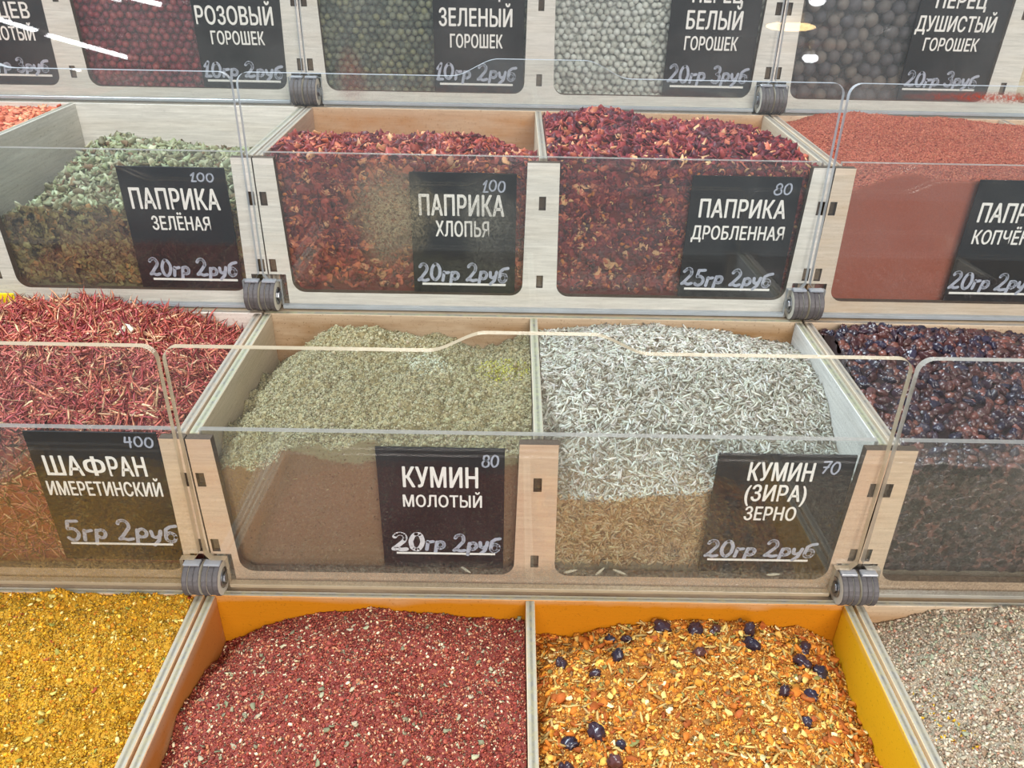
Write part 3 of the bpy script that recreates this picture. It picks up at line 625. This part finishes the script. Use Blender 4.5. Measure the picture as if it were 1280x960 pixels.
# third row -------------------------------------------------------
h = Heap('c', [-258, -230, -200, -170, -134.2], [[-6, -5, -5, -6, -14], [2, 3, 2, 0, -8], [8, 9, 8, 5, -7], [7, 13, 12, 8, -9], [-2, 2, 2, -2, -14]], (140, 50, 44), 5, 1.5, 16, 1.5, push=1.0, name='saffron_threads', rough=0.5)
pal = [((198, 108, 98), 5), ((178, 86, 88), 4), ((210, 138, 110), 3), ((222, 180, 144), 2.2), ((124, 58, 60), 1.8)]
h.scatter(THR, 7000, 2000, (4.0, 8.5), pal, spread=0.6, lift=(-0.1, 0.26), xr=(-257.5, -134.2), jit=0.25)
h.scatter(THR, 260, 0, (5.0, 8.0), pal, spread=1.2, lift=(0.1, 0.4), xr=(-222, -134.2))
h.scatter(FL(2), 2, 0, (3, 4), [((226, 216, 196), 1)], lift=(0.4, 0.5), xr=(-182, -176), yr=(60, 70))
h.build('saffron_threads', 'red saffron threads piled in the left bin of the third row')

h = Heap('c', [-125.8, -110, -95, -75, -50, -25, -1.8], [[-18, -22, -9, -8, -8, -10, -12], [-19, -9, -2, 0, -1, -4, -7], [-22, -6, 3, 4, 1, -4, -6], [-25, -9, 3, 4, 0, -9, -6], [-30, -20, -10, -8, -12, -16, -8]], (146, 136, 104), 6, 2.3, 12, 0.6, fine=1.6, rough=0.9, spec=0.05, bump=0.9, bscale=900, name='ground_cumin')
def tint_c(V, C):
    C = C.copy(); d = np.hypot((V[:, 0]+16)/18, (V[:, 1]-62)/16); k = np.clip(1-d, 0, 1)[:, None]*(V[:, 1:2] > 20)
    C = C*(1-k*0.8)+np.array(s2l((168, 164, 84)))*k*0.8
    lo = ((V[:, 1] < 9) & (V[:, 2] < -12+3*np.sin(V[:, 0]*0.11)))[:, None]; C = np.where(lo, np.array(s2l((134, 106, 80))), C)   # darker brown painted below a wavy line at the glass
    d = np.hypot((V[:, 0]+40)/16, (V[:, 1]-58)/10); k = np.clip(1.3-d, 0, 1)[:, None]*(V[:, 1:2] > 20)
    C = C*(1-k*0.6)+np.array(s2l((176, 172, 142)))*k*0.6
    return C
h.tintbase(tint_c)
h.scatter(TET, 42000, 0, (0.35, 0.85), [((158, 150, 122), 3), ((146, 138, 108), 3), ((172, 166, 138), 1.5), ((124, 114, 84), 1)], 'free', lift=(-0.2, 0.5))
h.scatter(TET, 1500, 0, (0.35, 0.8), [((176, 172, 84), 1)], 'free', lift=(0, 0.6), where=lambda x, y: ((x+14)/14)**2+((y-62)/9)**2 < R.uniform(0.05, 1.2, len(x)), xr=(-30, -2), yr=(50, 75))
h.scatter(TET, 5000, 0, (0.35, 0.8), [((190, 190, 168), 1)], 'free', lift=(0, 0.6), where=lambda x, y: ((x+46)/12)**2+((y-58)/10)**2 < R.uniform(0.05, 1.2, len(x)), xr=(-62, -30), yr=(42, 74))
h.scatter(CR, 1500, 0, (0.5, 1.4), [((158, 150, 122), 3), ((146, 138, 108), 2)], 'free', lift=(-0.4, 0.3))
h.scatter(TET, 0, 2500, (0.3, 0.6), [((120, 96, 70), 3), ((150, 124, 92), 1), ((100, 76, 54), 1)], 'free')
h.scatter(THR, 200, 120, (1.2, 2.4), [((190, 176, 130), 1)])
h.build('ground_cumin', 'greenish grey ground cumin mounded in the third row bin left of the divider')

h = Heap('c', [1.8, 30, 60, 95, 125.8], [[-32, -35, -31, -24, -20], [-18, -14, -12, -14, -26], [-4, 2, 3, 0, -11], [-2, 6, 6, 2, -8], [-10, -4, -5, -8, -14]], (126, 116, 98), 7, 0.9, 12, 1.5, push=0.9, name='cumin_seed', rough=0.55, spec=0.3, bump=0.3)
pal = [((170, 168, 158), 5), ((150, 146, 134), 4), ((190, 189, 180), 2.5), ((116, 108, 94), 3)]
h.scatter(SEED, 13000, 0, (1.8, 2.75), pal, spread=0.35, lift=(-0.15, 0.32))
pal = [((172, 146, 112), 5), ((150, 118, 84), 4), ((188, 170, 140), 2), ((122, 94, 66), 2)]
h.scatter(SEED, 0, 4200, (1.8, 2.9), pal, spread=0.35)
h.build('cumin_seeds', 'pale grey cumin seeds heaped in the third row bin right of the divider')

BERRY = []
for i in range(5):
    PV, PF = proto_ico(3, (1, 0.92, 0.8), 0.0, i); rr = np.random.RandomState(i+40)
    PV = PV*(1+rr.uniform(-0.03, 0.03, (len(PV), 1)))
    for _ in range(24):
        d = rr.normal(0, 1, 3); d /= np.linalg.norm(d); k = PV/np.linalg.norm(PV, axis=1)[:, None] @ d
        e = rr.normal(0, 1, 3); e -= (e@d)*d; e /= np.linalg.norm(e)
        PV = PV*(1-0.2*np.exp(-((PV@e)**2)/0.008)*np.clip(k*1.5, 0, 1))[:, None]
    PV = PV*np.array((1.35, 1.2, 1.1))
    BERRY.append((PV, PF))
def single_mesh(name, proto, mat, size, col, smooth=True):
    a = Acc(); a.add(proto[0]*size, proto[1], np.tile(np.array(s2l(col)), (len(proto[0]), 1))); return a.build(name, [mat], smooth)
h = Heap('c', [134.2, 160, 200, 230, 258], [[-15, -15, -14, -14, -14], [-5, -3, -3, -3, -3], [1, 3, 2, 1, 1], [6, 10, 6, 4, 4], [-8, -4, -4, -6, -6]], (40, 26, 26), 8, 1.0, 16, 1.5, push=5.2, name='dried_berry', rough=0.32, spec=0.5, bump=0.5, bscale=700)
h.scatter([(v, f) for v, f in [proto_ico(2, (1, .9, .8), .16, i) for i in range(4)]], 1900, 1150, (1.9, 2.7), [((74, 48, 46), 4), ((104, 62, 54), 2), ((48, 36, 44), 2.5)], 'free', lift=(-0.6, 0.0))
h.build('dried_berry_bed', 'dark dried berries lying deep in the right bin of the third row', smooth=True)
bm_ = [single_mesh('berry', BERRY[i], grainmat('berry_%s' % 'abcde'[i], 0.3, 0.55, 0.5, 500), 1.0, c) for i, c in enumerate([(52, 36, 46), (66, 40, 42), (40, 34, 48), (82, 50, 48), (46, 40, 56)])]
cells = []
def drop(hp, n, mind, xr, yr, front=None):
    """pick spots at least mind apart, biggest gaps first"""
    P = []
    for _ in range(n*40):
        if len(P) >= n: break
        x = R.uniform(*xr); y = R.uniform(*yr); z = float(hp.H(np.array([x]), np.array([y]))[0])
        p = np.array([x, y, z+0.6])
        if all(((p-q)**2).sum() > mind**2 for q in P): P.append(p)
    if front:
        Q = []
        for _ in range(front*40):
            if len(Q) >= front: break
            x = R.uniform(*xr); hh = float(hp.H(np.array([x]), np.array([hp.yf]))[0]); z = R.uniform(-60, hh)
            p = np.array([x, hp.yf+1.9, z])
            if all(((p-q)**2).sum() > mind**2 for q in Q): Q.append(p)
        P += Q
    return P
for i, p in enumerate(drop(h, 220, 3.9, (136.5, 205), (12, 103), 78)):
    ob = bpy.data.objects.new('dried_berry', bm_[i % 5]); COL.objects.link(ob); ob.location = (h.o+Vector(p))*MM
    s = R.uniform(2.0, 2.8); ob.scale = (s*R.uniform(0.8, 1.25), s, s*R.uniform(0.55, 0.95)); ob.rotation_euler = R.uniform(0, 6.28, 3)
    if p[1] < 10: ob.rotation_euler = (math.pi/2, 0, R.uniform(0, 6.28)); ob.rotation_euler = (math.pi/2+R.uniform(-.2, .2), R.uniform(0, 6.28), 0); ob.scale.z = s*0.7; 
    tag(ob, 'wrinkled blackish dried berry in the right bin of the third row', 'berry', 'dark dried berries heaped in the third row')

# black berries strewn in the orange mix: (x, y in the bin, size)
for i, (x, y, sz, c) in enumerate([(53, 100, 3.4, 0), (32, 96, 2.6, 2), (38, 95, 2.2, 0), (33, 84, 3.0, 2), (24, 77, 2.4, 0), (12, 84, 2.6, 0), (66, 99, 3.2, 0), (74, 99, 2.6, 1), (87, 98, 3.2, 0), (85, 89, 3.5, 2), (108, 93, 3.2, 0), (104, 84, 3.6, 0), (110, 81, 3.2, 2), (101, 66, 3.0, 4), (91, 66, 2.6, 0), (96, 55, 2.2, 4), (63, 82, 2.8, 3), (13, 48, 3.0, 2), (22, 50, 3.2, 0), (11, 36, 3.2, 0), (27, 38, 3.0, 3), (100, 36, 2.6, 0), (104, 32, 3.0, 2), (30, 45, 2.2, 4)]):
    ob = bpy.data.objects.new('black_berry', bm_[c]); COL.objects.link(ob)
    z = float(HD2.H(np.array([x]), np.array([y]))[0])
    ob.location = (HD2.o+Vector((x, y, z+sz*0.45)))*MM; ob.scale = (sz*0.9,)*3; ob.rotation_euler = R.uniform(0, 6.28, 3)
    tag(ob, 'blackish dried berry strewn on the orange spice mix', 'berry', 'blackish berries on the orange spice mix')

# second row ------------------------------------------------------
h = Heap('b', [-258, -240, -225, -190, -160, -134.2], [[-38, -28, -31, -27, -26, -26], [-44, -26, -22, -20, -20, -22], [-42, -22, -16, -14, -16, -18], [-36, -16, -15, -19, -20, -22], [-30, -18, -20, -26, -28, -30]], (112, 106, 74), 9, 1.6, 12, 1.5, push=1.6, name='green_paprika', rough=0.6)
pal = [((142, 144, 112), 4), ((122, 122, 90), 4), ((164, 166, 136), 2), ((100, 92, 66), 2), ((112, 88, 62), 1)]
h.scatter(FL(8, thick=0.14, curl=0.7), 2600, 0, (1.5, 3.4), pal, spread=1.1, lift=(-0.2, 0.7), jit=0.25)
pal = [((122, 108, 66), 4), ((98, 80, 50), 4), ((140, 128, 88), 1.5), ((82, 62, 44), 2), ((150, 110, 66), 1)]
h.scatter(FL(8, thick=0.14, curl=0.7), 0, 1900, (2.0, 3.8), pal, spread=0.9, lift=(-0.2, 0.7), jit=0.2)
h.build('green_paprika_bits', 'greyish green dried paprika bits in the left bin of the second row')

pal = [((146, 64, 54), 5), ((116, 42, 44), 4.5), ((180, 98, 70), 2.2), ((84, 34, 40), 2.5), ((204, 146, 108), 0.8)]
h = Heap('b', [-125.8, -95, -65, -30, -1.8], [[-4, -3, -2, -3, -5], [-3, -2, -1, -2, -8], [-5, -4, -4, -5, -14], [-13, -11, -13, -11, -22], [-24, -22, -26, -24, -30]], (110, 42, 34), 10, 1.2, 14, 1.5, push=1.2, name='paprika_flakes', rough=0.42)
h.scatter(FL(10, thick=0.07, curl=0.5), 3200, 2300, (1.8, 3.8), pal, spread=0.7, lift=(-0.1, 0.6), jit=0.25)
h.scatter(SES, 0, 90, (1.3, 1.7), [((200, 120, 60), 1)])
h.build('paprika_flakes', 'red paprika flakes behind the sign with ХЛОПЬЯ')

h = Heap('b', [1.8, 34, 60, 99, 125.8], [[-3, -2, -2, -3, -4], [0, 1, 0, 0, -4], [2, 5, 1, 2, -5], [0, 6, 0, -1, -9], [-8, -2, -8, -9, -16]], (100, 36, 34), 11, 1.4, 14, 1.5, push=1.0, name='crushed_paprika', rough=0.42)
pal = [((136, 54, 54), 5), ((108, 38, 48), 4.5), ((180, 98, 76), 2), ((78, 34, 44), 3), ((208, 160, 116), 0.7)]
h.scatter(FL(10, thick=0.07, curl=0.5), 3800, 1200, (1.6, 3.8), pal, spread=0.7, lift=(-0.1, 0.6), jit=0.25)
h.scatter(FL(6, thick=0.12, curl=0.3), 0, 2600, (0.9, 1.8), pal, spread=0.5)
h.scatter(SES, 0, 70, (1.3, 1.8), [((190, 112, 60), 1)])
h.build('crushed_paprika', 'dark red crushed paprika behind the sign with ДРОБЛЕННАЯ')

h = Heap('b', [134.2, 167, 187, 222, 258], [[-18, -3, -9, -6, -6], [-8, 0, -1, -1, 0], [-2, 5, 4, 3, 3], [-2, 8, 5, 5, 2], [-6, 2, -2, -2, -4]], (158, 84, 66), 12, 1.0, 20, 1.0, fine=0.35, rough=0.85, spec=0.1, bump=0.7, bscale=1100, name='smoked_paprika')
h.scatter(TET, 2500, 1500, (0.3, 0.5), [((176, 110, 90), 1)], 'free')
h.scatter(TET, 34000, 0, (0.4, 0.9), [((166, 90, 70), 5), ((180, 110, 86), 2), ((142, 70, 58), 2)], 'free', lift=(-0.3, 0.4))
h.build('smoked_paprika', 'rusty red ground smoked paprika at the right end of the second row')

# peppercorns of the top row --------------------------------------
def pepper_bin(x0, x1, r, cols, name, label, group, sign, bedlabel, bump, seen, rough=0.5):
    h = Heap('a', [x0, (x0+x1)/2, x1], [[-3]*3]*5, cols[0], 13, 0.3, 20, 3.0, name=name+'_bed', rough=rough)
    h.acc.V[0][:, 1] = np.where(h.acc.V[0][:, 1] < 12, 6.5+2.9*r, h.acc.V[0][:, 1])
    k, dx = ROWS['a']; pm = [proto_ico(2, (1, 1, 1), 0.03*bump, i) for i in range(4)]
    mat = grainmat(name, rough, 0.35, 0.4*bump, 500, 0.25)
    ms = [single_mesh(name, pm[i % 4], mat, 1.0, cols[i % len(cols)]) for i in range(max(4, len(cols)))]
    # loose hexagonal packing against the glass, two further layers behind as bed
    step = 2*r*0.98; rows = int(74/(step*0.866))+1
    cnt = 0
    for lay in range(3):
        for j in range(rows):
            z = -68+r+j*step*0.87+(lay % 2)*step*0.3
            if z > -4-r*0.5: continue
            n = int((x1-x0-2*r)/step)
            for i in range(n+1):
                x = x0+r+i*step+(step/2 if (j+lay) % 2 else 0)+R.uniform(-.18, .18)*r*2; x = max(x, x0+r*1.07)
                if x > x1-r*1.07: continue
                zz = z+R.uniform(-.18, .18)*r*2; rr_ = r*R.uniform(0.84, 1.06); y = 6.6+rr_+lay*step*0.72+R.uniform(0, 0.45)*r
                hid = (sign[0]+1 < x-dx*0 < sign[1]-1) or not (seen[0] < x < seen[1]) or zz > -8
                if lay == 0 and not hid and cnt < 300:
                    cnt += 1
                    ob = bpy.data.objects.new(name, ms[R.randint(len(ms))]); COL.objects.link(ob)
                    ob.location = (h.o+Vector((x, y, zz)))*MM; ob.scale = (rr_, rr_*R.uniform(.93, 1), rr_*R.uniform(.9, 1)); ob.rotation_euler = R.uniform(0, 6.28, 3)
                    tag(ob, label, 'peppercorn', group)
                else:
                    V, F = pm[R.randint(4)]
                    if lay: V, F = proto_ico(1)
                    c = np.array(s2l(cols[R.randint(len(cols))])); h.acc.add(V*rr_+np.array([x, y, zz]), F, np.tile(c, (len(V), 1)))
    h.build(name+'_bed', bedlabel, smooth=True)
pepper_bin(-125.8, -1.8, 2.05, [(112, 114, 94), (96, 100, 86), (130, 130, 100), (86, 92, 82), (124, 126, 108)], 'green_peppercorn', 'small grey green peppercorn behind the glass of the top row', 'green peppercorns behind the glass', (-58.5, -9), 'grey green peppercorns lying deeper in the top row bin', 1.5, (-121, 0))
pepper_bin(1.8, 125.8, 1.95, [(204, 204, 200), (214, 215, 212), (186, 186, 180), (206, 206, 200)], 'white_peppercorn', 'whitish round peppercorn behind the glass of the top row', 'white peppercorns behind the glass', (70, 118.7), 'white peppercorns lying deeper in the top row bin', 0.7, (5, 122))
pepper_bin(-258.2, -134.2, 2.15, [(140, 48, 60), (112, 38, 52), (152, 66, 70), (124, 44, 60)], 'red_peppercorn', 'dark crimson peppercorn behind the glass of the top row', 'crimson peppercorns behind the glass', (-189, -140), 'crimson peppercorns lying deeper in the top row bin', 1.0, (-254, -134), 0.35)
pepper_bin(134.2, 258.2, 3.9, [(104, 94, 92), (92, 84, 86), (116, 104, 98), (82, 76, 82)], 'allspice_berry', 'large dark grey brown allspice berry behind the glass', 'allspice berries behind the glass', (203.3, 255.7), 'allspice berries lying deeper in the top row bin', 1.5, (134, 262), 0.6)
h = Heap('a', [-386, -320, -262], [[-4]*3]*5, (70, 60, 56), 14, 0.5, 14, 3.0, name='mixed_pepper')
h.build('ground_pepper', 'dark ground pepper behind the leftmost sign of the top row')
h = Heap('b', [-386, -330, -300, -262], [[-6]*4, [-4]*4, [-2]*4, [0, 0, 0, -2], [-4]*4], (200, 110, 80), 15, 1.0, 14, 2.0, name='orange_flakes')
h.scatter(FL(6, thick=0.1), 1500, 0, (1.2, 2.6), [((220, 130, 96), 3), ((196, 96, 70), 2), ((226, 170, 130), 1)], xr=(-330, -262.2))
h.build('orange_flakes', 'orange red dried flakes at the left picture edge, second row')

# ------------------------------------------------------------------ small things
# crumbs fallen on the sill below the cumin windows
seedm = bpy.data.meshes.new('x'); a = Acc(); a.add(SEED[0][0]*3.0, SEED[0][1], np.tile(np.array(s2l((206, 200, 180))), (len(SEED[0][0]), 1))); seedm = a.build('stray_seed', [grainmat('stray_seed')])
for x, z, an in ((15, -64, 0.3), (27, -63.8, 0.8), (35, -64, -0.5), (98, -64, 0.1), (-28, -63.9, -0.7)):
    ob = bpy.data.objects.new('stray_seed', seedm); COL.objects.link(ob); ob.location = Vector((x, 1.6, z))*MM; ob.rotation_euler = (0, 0, an)
    tag(ob, 'pale cumin seed fallen on the sill below the cumin signs', 'seed', 'stray seeds on the sill')
# lamps across the aisle (they show as reflections in the upper lids)
def glow(name, col, e):
    t = NT(name); return t.end(t.n('Emission', Color=s2l(col), Strength=e).outputs[0])
white_glow = glow('lit_tube', (250, 250, 255), 22); warm_glow = glow('lit_warm', (255, 214, 150), 14)
cap_m = flat('lamp_cap', (190, 190, 190), 0.4)
def rod(p0, p1, r, n=12):
    d = Vector(p1)-Vector(p0); bm = bmesh.new()
    bmesh.ops.create_cone(bm, cap_ends=True, segments=n, radius1=r, radius2=r, depth=d.length, matrix=d.to_track_quat('Z', 'Y').to_matrix().to_4x4())
    me = bpy.data.meshes.new('rod'); bm.to_mesh(me); bm.free(); return me
for p0, p1, lab in (((-1.087, -1.3, 0.028), (-0.907, -1.3, -0.018), 'lit white tube lamp mirrored over the corner of the dark red peppercorns'),
                    ((-1.215, -1.3, 0.066), (-1.10, -1.3, 0.034), 'lit white tube lamp mirrored at the left picture edge, top row'),
                    ((-0.952, -1.3, 0.124), (-0.808, -1.3, 0.094), 'lit white tube lamp mirrored at the top edge above the dark red peppercorns')):
    m = (Vector(p0)+Vector(p1))/2; t = empty('tube_lamp', m, lab, 'lamp')
    a, b = Vector(p0)-m, Vector(p1)-m; u = (b-a).normalized()
    link('lit_tube', rod(a, b, 0.0048), t, mats=[white_glow])
    for e, sgn in ((a, -1), (b, 1)): link('end_cap', rod(e, e+u*sgn*0.02, 0.006), t, e+u*sgn*0.01, mats=[cap_m])
for p, rx, rz, mt, lab in (((0.619, -1.3, 0.074), 0.055, 0.010, warm_glow, 'warm round lamp mirrored on the post right of the white peppercorns'), ((0.676, -1.3, 0.008), 0.018, 0.010, white_glow, 'small white lamp mirrored over the allspice berries')):
    t = empty('round_lamp', p, lab, 'lamp')
    bm = bmesh.new(); bmesh.ops.create_uvsphere(bm, u_segments=20, v_segments=10, radius=1)
    for v in bm.verts: v.co = Vector((v.co.x*rx, v.co.y*rx, v.co.z*rz))
    me = bpy.data.meshes.new('lamp'); bm.to_mesh(me); bm.free(); link('lit_globe', me, t, mats=[mt])
    link('lamp_cap', rod((0, 0, 0), (0, 0, 0.03), rx*0.5), t, (0, 0, rz+0.012), mats=[cap_m])

m = flat('yellow_plastic', (236, 214, 20), 0.5)
tag(link('price_tag', box_mesh(-9, 7, -0.5, 0.5, 0, 6, 0.3), None, Vector((-255, 107.6, 1.5))*MM, [m]), 'small yellow tag behind the saffron heap at the left picture edge', 'tag')
# counter and floor
tag(link('counter_base', box_mesh(-400, 400, -130, 112, -900, -152, 1), None, (0, 0, 0), [shelf_m]), kind='structure')
bpy.data.objects['counter_base'].name = 'trim_counter'
fl = flat('floor_tile', (96, 92, 88), 0.5, nscale=6, namp=0.2)
tag(link('floor', box_mesh(-3000, 3000, -3000, 3000, -950, -900, 0), None, (0, 0, 0), [fl]), kind='structure')
